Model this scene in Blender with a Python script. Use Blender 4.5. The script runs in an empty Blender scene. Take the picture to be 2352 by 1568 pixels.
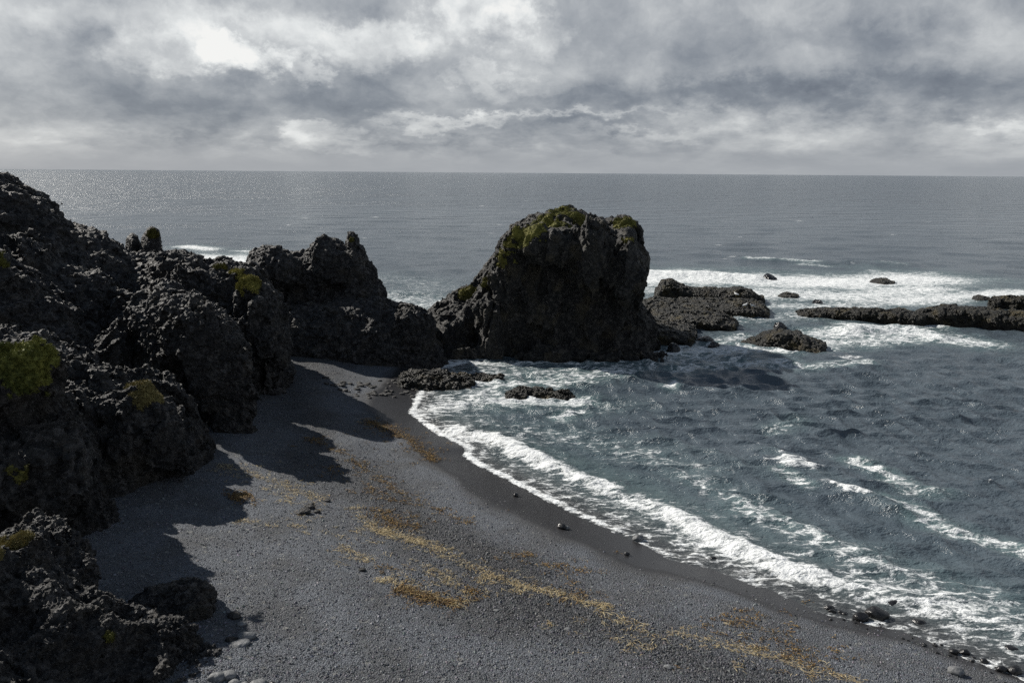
import bpy, math, random
import numpy as np
rng = np.random.default_rng(7); random.seed(7)
SC = bpy.context.scene
R_ = math.radians
# ------------------------------------------------------------------ camera, sky, sun
CAM_Z = 13.5; FPX = 788.0; PITCH = R_(12.1); ROLL = R_(0.42); S = 1024 / 2352
cd = bpy.data.cameras.new('camera'); cam = bpy.data.objects.new('camera', cd)
SC.collection.objects.link(cam); SC.camera = cam
cd.sensor_width = 36; cd.lens = 36 * FPX / 1024; cd.clip_start = 0.1; cd.clip_end = 60000
from mathutils import Matrix
cam.matrix_world = Matrix.Translation((0, 0, CAM_Z)) @ Matrix.Rotation(R_(90) - PITCH, 4, 'X') @ Matrix.Rotation(ROLL, 4, 'Z')
SUN_AZ = R_(-55); SUN_EL = R_(36)
SC.view_settings.view_transform = 'Standard'; SC.view_settings.look = 'None'
SC.view_settings.exposure = .28; SC.view_settings.gamma = 1
sd = bpy.data.lights.new('sun', 'SUN'); sd.energy = 5.0; sd.angle = R_(0.5); sd.color = (1, .95, .87)
so = bpy.data.objects.new('sun', sd); SC.collection.objects.link(so)
so.rotation_euler = (R_(90) - SUN_EL, 0, -SUN_AZ + math.pi)
SC.cycles.max_bounces = 5; SC.cycles.diffuse_bounces = 2; SC.cycles.glossy_bounces = 3
SC.cycles.caustics_reflective = False; SC.cycles.caustics_refractive = False
SC.cycles.use_denoising = False; SC.cycles.sample_clamp_direct = 4; SC.cycles.sample_clamp_indirect = 4

def ray(px, py):                         # photo position (2352 x 1568 reading) -> direction
    x = (px * S - 512) / FPX; y = (py * S - 341) / FPX
    c, s = math.cos(ROLL), math.sin(ROLL)
    x, y = c * x + s * y, -s * x + c * y
    return np.array([x, math.cos(PITCH) - y * math.sin(PITCH), -math.sin(PITCH) - y * math.cos(PITCH)])
def on_z(px, py, z=0.0):
    r = ray(px, py); return r * ((z - CAM_Z) / r[2]) + [0, 0, CAM_Z]
def at_y(px, py, Y):
    r = ray(px, py); return r * (Y / r[1]) + [0, 0, CAM_Z]

class NT:                                # small node-tree writer
    def __init__(s, tree): s.t = tree; s.n = tree.nodes; s.l = tree.links
    def put(s, sock, v):
        if isinstance(v, bpy.types.NodeSocket): s.l.new(v, sock)
        elif v is not None:
            try: sock.default_value = v
            except Exception: sock.default_value = tuple(v) + (1,)
    def node(s, t, **k):
        n = s.n.new(t)
        for a, b in k.items(): setattr(n, a, b)
        return n
    def m(s, op, a, b=None, c=None, clamp=False):
        n = s.node('ShaderNodeMath', operation=op, use_clamp=clamp)
        for i, v in enumerate((a, b, c)): s.put(n.inputs[i], v)
        return n.outputs[0]
    def v(s, op, a, b=None, scale=None):
        n = s.node('ShaderNodeVectorMath', operation=op)
        s.put(n.inputs[0], a); s.put(n.inputs[1], b)
        if scale is not None: s.put(n.inputs['Scale'], scale)
        return n.outputs['Value'] if op in ('DOT_PRODUCT', 'LENGTH') else n.outputs[0]
    def noise(s, vec, scale, det=4, rough=.5, dist=0, col=False, lac=2.0):
        n = s.node('ShaderNodeTexNoise'); s.put(n.inputs['Vector'], vec)
        for k, x in (('Scale', scale), ('Detail', det), ('Roughness', rough), ('Distortion', dist), ('Lacunarity', lac)): s.put(n.inputs[k], x)
        return n.outputs['Color' if col else 'Fac']
    def vor(s, vec, scale, feat='F1', out='Distance', rnd=1):
        n = s.node('ShaderNodeTexVoronoi', feature=feat); s.put(n.inputs['Vector'], vec)
        s.put(n.inputs['Scale'], scale); s.put(n.inputs['Randomness'], rnd)
        return n.outputs[out]
    def ramp(s, fac, stops, interp='LINEAR'):
        n = s.node('ShaderNodeValToRGB'); s.put(n.inputs[0], fac); e = n.color_ramp.elements
        n.color_ramp.interpolation = interp
        while len(e) < len(stops): e.new(.5)
        for q, (p, c) in zip(e, stops):
            q.position = p; q.color = (c, c, c, 1) if isinstance(c, (int, float)) else tuple(c) + (1,)
        return n.outputs[0]
    def mix(s, f, a, b, mode='MIX'):
        n = s.node('ShaderNodeMix', data_type='RGBA', blend_type=mode)
        s.put(n.inputs[0], f); s.put(n.inputs[6], a); s.put(n.inputs[7], b); return n.outputs[2]
    def smooth(s, x, a, b, lo=0, hi=1):
        n = s.node('ShaderNodeMapRange', interpolation_type='SMOOTHSTEP')
        for i, q in enumerate((x, a, b, lo, hi)): s.put(n.inputs[i], q)
        return n.outputs[0]
    def xyz(s, x, y, z):
        n = s.node('ShaderNodeCombineXYZ')
        for i, q in enumerate((x, y, z)): s.put(n.inputs[i], q)
        return n.outputs[0]
    def sep(s, v):
        n = s.node('ShaderNodeSeparateXYZ'); s.put(n.inputs[0], v); return n.outputs
    def attr(s, name, out='Fac'): return s.node('ShaderNodeAttribute', attribute_name=name).outputs[out]
    def coord(s, w='Object'): return s.node('ShaderNodeTexCoord').outputs[w]
    def bump(s, h, strength, dist, normal=None):
        n = s.node('ShaderNodeBump'); s.put(n.inputs['Strength'], strength); s.put(n.inputs['Distance'], dist)
        s.put(n.inputs['Height'], h)
        if normal is not None: s.put(n.inputs['Normal'], normal)
        return n.outputs[0]

def build_sky():
    w = bpy.data.worlds.new('World'); SC.world = w; w.use_nodes = True
    T = NT(w.node_tree); T.n.clear()
    d = T.coord('Generated'); X, Y, Z = T.sep(d)
    az = T.m('ARCTAN2', X, Y); el = T.m('ARCSINE', Z)
    ev = T.m('LOGARITHM', T.m('ADD', T.m('MAXIMUM', el, 0.0), 0.06), math.e)   # clouds flatten towards the horizon
    hx = T.m('SINE', az); hy = T.m('COSINE', az)
    q = T.xyz(hx, hy, T.m('MULTIPLY', ev, .26))
    warp = T.v('SUBTRACT', T.noise(q, 9, 7, .62, col=True), (.5, .5, .5))
    wx, wy, wz = T.sep(warp)
    p = T.xyz(T.m('ADD', az, T.m('MULTIPLY', wx, .19)), T.m('ADD', el, T.m('MULTIPLY', wy, .10)), 0)
    warp2 = T.v('SUBTRACT', T.noise(q, 34, 6, .65, col=True), (.5, .5, .5))
    p = T.v('ADD', p, T.v('MULTIPLY', warp2, (.085, .045, 0)))
    big = T.noise(T.v('ADD', q, T.v('SCALE', warp, scale=.10)), 4.2, 6, .55)
    fine = T.noise(T.v('ADD', q, T.v('SCALE', warp, scale=.06)), 15, 8, .6)
    t = T.m('ADD', .475, T.m('ADD', T.m('MULTIPLY', T.m('SUBTRACT', big, .5), .95), T.m('MULTIPLY', T.m('SUBTRACT', fine, .5), .62)))
    qa = T.v('ADD', q, T.v('SCALE', warp, scale=.05)); up = T.noise(T.v('ADD', qa, (0, 0, .042)), 5.6, 8, .55); dn_ = T.noise(qa, 5.6, 8, .55)
    t = T.m('MULTIPLY_ADD', T.m('SUBTRACT', dn_, up), .85, t)  # self-shading painted into the clouds: upper edges brighter, undersides darker
    # banks of cloud: centre, half size, brightness, hardness of the edge
    for cx, cy, rx, ry, amp, hard in [
        (450, 110, 165, 46, .42, 1), (575, 120, 95, 38, .34, 1), (705, 140, 42, 30, .30, 1), (860, 92, 115, 36, .28, 1),
        (1100, 40, 110, 62, .40, 1), (1210, 80, 80, 46, .24, 1), (1120, 168, 60, 24, .22, 1), (650, 40, 200, 44, .24, 0),
        (280, 18, 320, 36, .26, 0), (1010, 268, 150, 15, .24, 1), (760, 312, 105, 22, .26, 1), (1290, 268, 230, 7, .28, 0),
        (1590, 312, 280, 20, .22, 0), (2300, 300, 100, 16, .26, 0), (1900, 10, 260, 50, .20, 0), (1250, 205, 120, 40, .12, 0), (60, 340, 140, 30, .10, 0),
        (180, 110, 190, 60, -.14, 0), (500, 235, 350, 42, -.17, 0), (380, 290, 150, 36, -.12, 0), (900, 190, 160, 50, -.13, 0),
        (1640, 222, 260, 32, -.24, 0), (2180, 215, 330, 52, -.25, 0), (1400, 296, 150, 17, -.22, 0), (1000, 318, 260, 12, -.10, 0),
        (2130, 75, 120, 36, -.14, 0), (1480, 120, 110, 80, -.08, 0), (840, 20, 70, 30, -.16, 0), (1180, 235, 160, 22, -.16, 0), (545, 66, 50, 20, -.16, 0)]:
        r = ray(cx, cy); a0 = math.atan2(r[0], r[1]); e0 = math.atan2(r[2], math.hypot(r[0], r[1]))
        k = S / FPX
        dv = T.v('MULTIPLY', T.v('SUBTRACT', p, (a0, e0, 0)), (1 / (rx * k), 1 / (ry * k), 0))
        r2 = T.v('DOT_PRODUCT', dv, dv)
        g = T.m('MULTIPLY', T.smooth(r2, 1.9, .15), T.m('MULTIPLY_ADD', fine, 1.5, .25)) if hard else T.m('EXPONENT', T.m('MULTIPLY', r2, -1))
        t = T.m('MULTIPLY_ADD', g, amp * (.74 if amp > 0 else 1.1), t)
    low = T.smooth(el, .036, .006)
    t = T.m('ADD', T.m('MULTIPLY', t, T.m('SUBTRACT', 1, T.m('MULTIPLY', low, .8))), T.m('MULTIPLY', low, .8 * .44))
    t = T.m('ADD', T.m('MULTIPLY', T.m('SUBTRACT', t, .40), T.smooth(el, .45, .2, .55, 1)), .40)
    col = T.ramp(t, [(0, (.13, .15, .19)), (.22, (.222, .248, .288)), (.45, (.38, .403, .432)), (.66, (.56, .58, .595)), (.85, (.78, .80, .80)), (1, (.92, .92, .90))])
    sky = T.node('ShaderNodeTexSky', sky_type='NISHITA', sun_disc=False, sun_elevation=SUN_EL, sun_rotation=SUN_AZ)
    col = T.mix(T.smooth(el, .30, .80), col, T.v('MULTIPLY', col, (.26, .35, .48)))       # unseen sky overhead darkened and blued, added to deepen the shadows
    c10 = T.v('SCALE', col, scale=8.1)
    out = T.mix(.97, sky.outputs[0], c10)
    bg = T.node('ShaderNodeBackground'); T.put(bg.inputs[0], out); bg.inputs[1].default_value = .1
    o = T.node('ShaderNodeOutputWorld'); T.l.new(bg.outputs[0], o.inputs[0])
build_sky()

# ------------------------------------------------------------------ numpy noise, meshing
_tab = rng.random((3, 64, 64, 64)).astype(np.float32)
_perm = None
def vn(p, k=0):                          # smooth value noise in -1..1 at (N,3) points
    i = np.floor(p).astype(np.int32); f = (p - i).astype(np.float32); f = f * f * f * (f * (f * 6 - 15) + 10)
    a = i & 63; b = (i + 1) & 63; t = _tab[k]
    x0, y0, z0 = a.T; x1, y1, z1 = b.T; fx, fy, fz = f.T
    c00 = t[x0, y0, z0] * (1 - fx) + t[x1, y0, z0] * fx; c10 = t[x0, y1, z0] * (1 - fx) + t[x1, y1, z0] * fx
    c01 = t[x0, y0, z1] * (1 - fx) + t[x1, y0, z1] * fx; c11 = t[x0, y1, z1] * (1 - fx) + t[x1, y1, z1] * fx
    return ((c00 * (1 - fy) + c10 * fy) * (1 - fz) + (c01 * (1 - fy) + c11 * fy) * fz) * 2 - 1
_q, _ = np.linalg.qr(rng.normal(size=(3, 3)))
def fbm(p, o=4, g=.5, ridged=False):
    s = 0; a = 1; n = 0; p = p @ _q
    for k in range(o):
        v = vn(p, k % 3); s = s + a * ((1 - 2 * abs(v)) if ridged else v); n += a; a *= g; p = (p @ _q) * 2.03 + 7.3
    return s / n
def worley(p):                           # distance to nearest jittered point
    i = np.floor(p).astype(np.int32); best = np.full(len(p), 9, np.float32)
    for dx in (-1, 0, 1):
        for dy in (-1, 0, 1):
            for dz in (-1, 0, 1):
                c = i + [dx, dy, dz]; a, b, d = (c & 63).T
                pt = np.stack([_tab[0, a, b, d], _tab[1, a, b, d], _tab[2, a, b, d]], 1)
                best = np.minimum(best, ((c + pt - p) ** 2).sum(1))
    return np.sqrt(best)

def worley_id(p):                        # random value of the nearest cell, -.5..+.5
    i = np.floor(p).astype(np.int32); best = np.full(len(p), 9, np.float32); out = np.zeros(len(p), np.float32)
    for dx in (-1, 0, 1):
        for dy in (-1, 0, 1):
            for dz in (-1, 0, 1):
                c = i + [dx, dy, dz]; a, b, d = (c & 63).T
                q = ((c + np.stack([_tab[0, a, b, d], _tab[1, a, b, d], _tab[2, a, b, d]], 1) - p) ** 2).sum(1)
                n = q < best; best[n] = q[n]; out[n] = _tab[0, b, d, a][n] - .5
    return out

def surface_net(F, o, h):
    s = F < 0; n = np.zeros(np.array(F.shape) - 1, np.int8)
    C = [(i, j, k) for i in (0, 1) for j in (0, 1) for k in (0, 1)]
    sl = lambda A, c: A[c[0]:A.shape[0] - 1 + c[0], c[1]:A.shape[1] - 1 + c[1], c[2]:A.shape[2] - 1 + c[2]]
    for c in C: n += sl(s, c)
    act = (n > 0) & (n < 8); idx = np.full(act.shape, -1, np.int32); cells = np.argwhere(act); idx[act] = np.arange(len(cells))
    val = {c: F[cells[:, 0] + c[0], cells[:, 1] + c[1], cells[:, 2] + c[2]] for c in C}
    acc = np.zeros((len(cells), 3)); cnt = np.zeros(len(cells))
    for c in C:
        for ax in range(3):
            if c[ax]: continue
            e = list(c); e[ax] = 1; e = tuple(e); a, b = val[c], val[e]; x = (a < 0) != (b < 0)
            t = np.where(x, a / np.where(x, a - b, 1), 0)
            for q in range(3): acc[:, q] += np.where(x, c[q] + (t if q == ax else 0), 0)
            cnt += x
    V = (cells + acc / cnt[:, None]) * h + o
    Q = []
    for ax in range(3):
        s0 = [slice(None)] * 3; s1 = [slice(None)] * 3; s0[ax] = slice(0, -1); s1[ax] = slice(1, None)
        x = s[tuple(s0)] != s[tuple(s1)]; e = np.argwhere(x); b, c = (ax + 1) % 3, (ax + 2) % 3
        e = e[(e[:, b] > 0) & (e[:, c] > 0) & (e[:, b] < F.shape[b] - 1) & (e[:, c] < F.shape[c] - 1)]
        ins = s[e[:, 0], e[:, 1], e[:, 2]]
        def g(db, dc):
            r = e.copy(); r[:, b] -= db; r[:, c] -= dc; return idx[r[:, 0], r[:, 1], r[:, 2]]
        f = np.stack([g(1, 1), g(0, 1), g(0, 0), g(1, 0)], 1); f[~ins] = f[~ins][:, ::-1]; Q.append(f)
    return V, np.concatenate(Q)

def vnormals(V, Q):
    fn = np.cross(V[Q[:, 2]] - V[Q[:, 0]], V[Q[:, -1]] - V[Q[:, 1]]) if Q.shape[1] == 4 else np.cross(V[Q[:, 1]] - V[Q[:, 0]], V[Q[:, 2]] - V[Q[:, 0]])
    N = np.zeros_like(V)
    for ax in range(3):
        for k in range(Q.shape[1]): N[:, ax] += np.bincount(Q[:, k], fn[:, ax], len(V))
    return N / (np.linalg.norm(N, axis=1, keepdims=True) + 1e-9)

def mesh_obj(name, V, Q, mat, parent=None, smooth=False, attrs=None, origin=None):
    V = np.asarray(V, np.float32)
    if origin is not None: V = V - np.asarray(origin, np.float32)
    me = bpy.data.meshes.new(name); n, k = Q.shape
    me.vertices.add(len(V)); me.vertices.foreach_set('co', V.ravel())
    me.loops.add(n * k); me.loops.foreach_set('vertex_index', Q.astype(np.int32).ravel())
    me.polygons.add(n); me.polygons.foreach_set('loop_start', np.arange(0, n * k, k, dtype=np.int32))
    me.polygons.foreach_set('use_smooth', np.full(n, smooth))
    for a, d in (attrs or {}).items():
        if d.ndim == 2:
            at = me.attributes.new(a, 'FLOAT_COLOR', 'POINT'); at.data.foreach_set('color', np.concatenate([d, np.ones((len(d), 1))], 1).astype(np.float32).ravel())
        else:
            at = me.attributes.new(a, 'FLOAT', 'POINT'); at.data.foreach_set('value', d.astype(np.float32))
    me.update(calc_edges=True); me.materials.append(mat)
    ob = bpy.data.objects.new(name, me); SC.collection.objects.link(ob)
    if origin is not None: ob.location = origin
    if parent is not None: ob.parent = parent
    return ob
def tag(o, label, cat, group=None, kind=None):
    o['label'] = label; o['category'] = cat
    if group: o['group'] = group
    if kind: o['kind'] = kind
    return o
def poly_dist(P, X, Y):                  # signed distance to a closed polygon, negative inside
    d = np.full(X.shape, 1e9); ins = np.zeros(X.shape, bool); P = np.asarray(P, float)
    for (ax, ay), (bx, by) in zip(P, np.roll(P, -1, 0)):
        ex, ey = bx - ax, by - ay; L = ex * ex + ey * ey + 1e-12
        t = np.clip(((X - ax) * ex + (Y - ay) * ey) / L, 0, 1)
        d = np.minimum(d, (X - ax - t * ex) ** 2 + (Y - ay - t * ey) ** 2)
        c = (ay > Y) != (by > Y)
        ins ^= c & (X < ex * (Y - ay) / (ey if abs(ey) > 1e-12 else 1e-12) + ax)
    return np.sqrt(d) * np.where(ins, -1, 1)
def line_dist(P, X, Y):
    d = np.full(X.shape, 1e9)
    for (ax, ay), (bx, by) in zip(P[:-1], P[1:]):
        ex, ey = bx - ax, by - ay; L = ex * ex + ey * ey + 1e-12
        t = np.clip(((X - ax) * ex + (Y - ay) * ey) / L, 0, 1)
        d = np.minimum(d, (X - ax - t * ex) ** 2 + (Y - ay - t * ey) ** 2)
    return np.sqrt(d)
def smin(a, b, k):
    h = np.clip(.5 + .5 * (b - a) / k, 0, 1); return b * (1 - h) + a * h - k * h * (1 - h)

# ------------------------------------------------------------------ shoreline and beach height
SHORE_PX = [(1035, 835), (975, 850), (950, 872), (960, 900), (938, 945), (958, 965), (1000, 995), (1045, 1015), (1070, 1028), (1060, 1043), (1085, 1062),
            (1150, 1094), (1230, 1135), (1320, 1180), (1430, 1228), (1500, 1262), (1535, 1282), (1640, 1306), (1720, 1336), (1850, 1386), (1920, 1415),
            (2010, 1436), (2100, 1458), (2200, 1502), (2352, 1560)]
shore = [(-200, 150), (-70, 128), (-45, 100), (-30, 76), (-22, 63), (-12, 61), (-6.5, 58.5)] + [tuple(on_z(a, b)[:2]) for a, b in SHORE_PX]
ex_ = np.array(shore[-1]); shore += [tuple(ex_ + [5, -3]), tuple(ex_ + [16, -8]), (80, 0)]
LAND = shore + [(80, -120), (-400, -120), (-400, 150)]
def land_d(x, y): return -poly_dist(LAND, x, y)            # + on land
def beach_z(x, y, d=None):
    if d is None: d = land_d(x, y)
    up = 3.4 * np.tanh(.15 * np.maximum(d, 0) / 3.4); dn = -3 * np.tanh(.15 * np.maximum(-d, 0) / 3)
    return up + dn
_pts = lambda x, y, s, z=0: np.stack([np.ravel(x) * s, np.ravel(y) * s, np.full(np.size(x), z + .5)], 1)
def relief(x, y, d):                                        # berms and ripples of the gravel
    w = np.clip(d / 3, 0, 1)
    wob = fbm(_pts(x, y, .12, 3), 3).reshape(x.shape) * 2.2
    b = .11 * np.exp(-((d + wob - 6.2) / .9) ** 2) + .08 * np.exp(-((d + wob - 11) / 1.3) ** 2) - .06 * np.exp(-((d + wob - 4.0) / 1.0) ** 2)
    return w * (b + .05 * fbm(_pts(x, y, .35, 9), 4).reshape(x.shape))
def ground(px, py):                                         # photo point -> point on the beach
    z = 1.0
    for _ in range(12):
        p = on_z(px, py, z); z = float(beach_z(np.array([p[0]]), np.array([p[1]]))[0])
    return on_z(px, py, z)
def ground_z(x, y):
    x = np.asarray(x, float); y = np.asarray(y, float); d = land_d(x, y); return beach_z(x, y, d) + relief(x, y, d)
def polar(r0, r1, nr, a0, a1, na):
    r = 1 / np.linspace(1 / r0, 1 / r1, nr); a = np.linspace(R_(a0), R_(a1), na)
    Rr, A = np.meshgrid(r, a, indexing='ij'); i = np.arange(nr * na).reshape(nr, na)
    Q = np.stack([i[:-1, :-1], i[:-1, 1:], i[1:, 1:], i[1:, :-1]], -1).reshape(-1, 4)
    return Rr * np.sin(A), Rr * np.cos(A), Rr, Q[:, ::-1]

# ------------------------------------------------------------------ materials
def new_mat(name):
    m = bpy.data.materials.new(name); m.use_nodes = True; T = NT(m.node_tree); T.n.clear()
    b = T.node('ShaderNodeBsdfPrincipled'); o = T.node('ShaderNodeOutputMaterial'); T.l.new(b.outputs[0], o.inputs[0])
    return m, T, b
def rock_mat(name, dark=(.011, .011, .012), light=(.125, .120, .118), warm=(.085, .070, .048), warm_amt=.35, scale=1.0, bmp=1.0, rough=.72):
    m, T, b = new_mat(name); c = T.coord()
    n1 = T.noise(c, .45 * scale, 5, .6); n2 = T.noise(c, 3.2 * scale, 6, .65); n3 = T.noise(T.v('ADD', c, (9, 4, 2)), .7 * scale, 4, .55)
    col = T.mix(T.smooth(n2, .44, .72), dark, light)
    col = T.mix(T.m('MULTIPLY', T.smooth(n3, .5, .68), warm_amt), col, warm)
    col = T.mix(T.m('MULTIPLY', T.smooth(n1, .58, .38), .55), col, dark)
    sp = T.noise(T.v('ADD', c, (3, 8, 1)), 10 * scale, 4, .8)
    col = T.mix(T.smooth(sp, .55, .72, 0, .8), col, tuple(min(.5, q * 1.8) for q in light))
    col = T.mix(T.smooth(sp, .45, .34, 0, .7), col, tuple(q * .5 for q in dark))
    T.put(b.inputs['Base Color'], col)
    vz = T.vor(T.v('ADD', c, T.v('SCALE', T.noise(c, 3, 3, col=True), scale=.25)), 4.5 * scale)
    h = T.m('ADD', T.m('MULTIPLY', vz, -.7), T.m('MULTIPLY', T.noise(c, 14 * scale, 5, .7), 1.0))
    T.put(b.inputs['Normal'], T.bump(h, bmp, .20 / scale))
    T.put(b.inputs['Roughness'], T.smooth(n2, .3, .7, rough, rough - .2)); b.inputs['Specular IOR Level'].default_value = .45
    return m
M_ROCK = rock_mat('lava_rock')
M_NEAR = rock_mat('near_lava_rock', scale=1.8, warm_amt=.45)
M_STACK = rock_mat('stack_rock', dark=(.009, .009, .009), light=(.105, .098, .088), warm=(.095, .078, .045), warm_amt=.6)
M_REEF = rock_mat('weedy_reef_rock', dark=(.007, .007, .006), light=(.046, .040, .022), warm=(.085, .064, .022), warm_amt=.9, rough=.6)
M_STONE = rock_mat('pale_beach_stone', dark=(.11, .115, .12), light=(.24, .24, .245), warm=(.22, .21, .18), warm_amt=.2, scale=3, bmp=.25)
M_WET = rock_mat('wet_black_stone', dark=(.010, .010, .011), light=(.03, .03, .032), warm_amt=.1, scale=3, rough=.34, bmp=.22)
def plain(name, col, rough=.6, var=.3, scale=6):
    m, T, b = new_mat(name); c = T.coord()
    T.put(b.inputs['Base Color'], T.mix(T.noise(c, scale, 4, .6), tuple(x * (1 - var) for x in col), tuple(x * (1 + var) for x in col)))
    b.inputs['Roughness'].default_value = rough; return m
def attr_mat(name, rough, spec=.4, sss=False):
    m, T, b = new_mat(name); T.put(b.inputs['Base Color'], T.attr('tint', 'Color')); b.inputs['Roughness'].default_value = rough
    b.inputs['Specular IOR Level'].default_value = spec; return m
M_TINT = attr_mat('tinted_matte', .8, .25); M_PEB = attr_mat('pebble', .62, .45)
M_WHITE = plain('white_feather', (.75, .75, .73), .7, .05); M_GREY = plain('grey_feather', (.33, .35, .38), .7, .1); M_BEAK = plain('yellow_beak', (.6, .42, .05), .5, .1)
M_WOOD = plain('bleached_wood', (.55, .48, .38), .75, .25, 9)

# ------------------------------------------------------------------ rocks
def frame(pc, Y):
    r = ray(pc, 700); hd = np.array([r[0], r[1]]) / math.hypot(r[0], r[1]); Wd = hd; Ud = np.array([hd[1], -hd[0]])
    O = np.array([r[0], r[1]]) * (Y / r[1]); return O, Ud, Wd
def plane_hit(fr, px, py, w=0.0, lean=0.0, zr=0.0):
    O, U, W = fr; r = ray(px, py)                          # (p.W - O.W) = w + lean*(z - zr)
    a = r[0] * W[0] + r[1] * W[1] - lean * r[2]; b = O @ W + w + lean * (CAM_Z - zr); t = b / a
    p = r * t + [0, 0, CAM_Z]; return (p[:2] - O) @ U, (p[:2] - O) @ W, p[2]

def rock(name, label, cat, pc, Y, layers, blobs=(), vox=.12, zmin=-1.0, big=.55, mid=.26, nod=.085, nsz=.40, stretch=1.0, mat=None, k=.5, group=None, seed=0, smooth=False, crack=.24, block=.16, py0=740):
    fr = frame(pc, Y); O, U, W = fr
    lo = np.array([1e9, 1e9, zmin]); hi = np.array([-1e9, -1e9, -1e9]); L2 = []
    for L in layers:
        L = dict(dict(w=0, lean=0, zr=0, Tf=3, Tb=3, R=3), **L)
        if 'zo' in L: P = np.array([[plane_hit(fr, a, py0, L['w'])[0], b] for a, b in L['zo']])
        else: P = np.array([[plane_hit(fr, a, b, L['w'], L['lean'], L['zr'])[i] for i in (0, 2)] for a, b in L['out']])
        L['P'] = P; L2.append(L); zt = P[:, 1].max()
        lo[0] = min(lo[0], P[:, 0].min()); hi[0] = max(hi[0], P[:, 0].max()); hi[2] = max(hi[2], zt)
        lo[1] = min(lo[1], L['w'] - L['Tf'] + min(0, L['lean'] * (zmin - L['zr']))); hi[1] = max(hi[1], L['w'] + L['Tb'] + max(0, L['lean'] * (zt - L['zr'])))
    lo[:2] -= 1.2; hi += 1.0; n = np.ceil((hi - lo) / vox).astype(int)
    u = lo[0] + vox * np.arange(n[0]); w = lo[1] + vox * np.arange(n[1]); z = lo[2] + vox * np.arange(n[2])
    Fd = None
    UU, ZZ = np.meshgrid(u, z, indexing='ij')
    for L in L2:
        d = -poly_dist(L['P'], UU, ZZ); g = np.where(d > 0, 1 - (1 - np.clip(d / L['R'], 0, 1)) ** 2, 2 * d / L['R'])
        ww = w[None, :, None] - L['w'] - L['lean'] * (z[None, None, :] - L['zr'])
        ww = ww / np.where(ww < 0, L['Tf'], L['Tb'])
        f = (ww * ww - g[:, None, :]).astype(np.float32)
        gr = np.gradient(f, vox); f = f / np.maximum(np.sqrt(gr[0] ** 2 + gr[1] ** 2 + gr[2] ** 2), .12); del gr
        f = np.clip(f, -3, 3); Fd = f if Fd is None else smin(Fd, f, k)
    for B in blobs:                                        # px, py, w, rx(px), rz(px), rw(m), sign
        bu, bw, bz = plane_hit(fr, B[0], B[1], B[2]); mpp = (Y + B[2]) / FPX * S
        a, c, e = B[3] * mpp, B[4] * mpp, B[5]
        rr = np.sqrt(((u[:, None, None] - bu) / a) ** 2 + ((w[None, :, None] - bw) / e) ** 2 + ((z[None, None, :] - bz) / c) ** 2)
        f = np.clip((rr - 1) * min(a, c, e), -3, 3).astype(np.float32)
        Fd = smin(Fd, f, k) if B[6] > 0 else -smin(-Fd, f, k)
    m = np.abs(Fd) < 1.7; ii = np.argwhere(m)
    lp = np.stack([u[ii[:, 0]], w[ii[:, 1]], z[ii[:, 2]]], 1)
    wp = np.concatenate([O + lp[:, :1] * U + lp[:, 1:2] * W, lp[:, 2:]], 1)
    sp = wp * [1, 1, 1 / stretch] + seed * 3.7
    wv = fbm(sp * .5 + 20, 2)[:, None] * .5
    disp = big * (.75 * fbm(sp / 3.4 + wv, 3) - .7 * fbm(sp / 2.3 + 9 + wv, 3, .5, True)) - mid * 1.7 * fbm(sp / 1.1 + wv, 4, .6, True)
    for cs_, ca_ in ((1.9, 1.0), (.85, .5)):
        cv = np.abs(vn((sp + wv * 1.6) @ _q / cs_ + 40)); disp = disp + crack * ca_ * (1 - np.clip(cv / .13, 0, 1)) ** 2
    Fd[m] += (disp - disp.mean() - .04).astype(np.float32)
    Fd[0] = Fd[-1] = 1; Fd[:, 0] = Fd[:, -1] = 1; Fd[:, :, 0] = Fd[:, :, -1] = 1
    V, Q = surface_net(Fd, lo, vox); del Fd
    V = np.concatenate([O + V[:, :1] * U + V[:, 1:2] * W, V[:, 2:]], 1); Q = Q[:, ::-1] if False else Q
    N = vnormals(V, Q)
    if nod > 0:
        wv = np.stack([fbm(V * 1.3 + 5, 2), fbm(V * 1.3 + 31, 2), fbm(V * 1.3 + 77, 2)], 1) * .35
        sg = np.clip(.1 + 3.5 * fbm(V * .6 + 60, 2), -1, .9); a = sg * (.5 - worley((V + wv) / nsz * [1, 1, 1 / (.5 + .5 * stretch)] + seed))
        b = .5 - worley((V + wv * .5) / (nsz * .45) + 13 + seed)
        if block:
            wb = V + np.stack([vn(V * 1.1 + 3), vn(V * 1.1 + 17), vn(V * 1.1 + 29)], 1) * .3
            V = V + N * (block * min(1, vox / .10) * (worley_id(wb / (9 * vox) * [1, 1, .8] + seed) + .5 * worley_id(wb / (4 * vox) + 5 + seed)))[:, None]
        patch = np.clip(.62 + 1.2 * fbm(V * .5 + 3, 3), .08, 1.35)
        V = V + N * ((a * nod * 2.3 + b * nod * 1.5) * patch + nod * .6 * fbm(V / (vox * 1.6), 2, .7))[:, None]
    og = [float(O[0]), float(O[1]), 0.0]
    ob = mesh_obj(name, V, Q, mat or M_ROCK, origin=og, smooth=smooth)
    tag(ob, label, cat, group); ob_data[ob.name] = (V, Q, vnormals(V, Q)); return ob
ob_data = {}; REEFS = []

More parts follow.
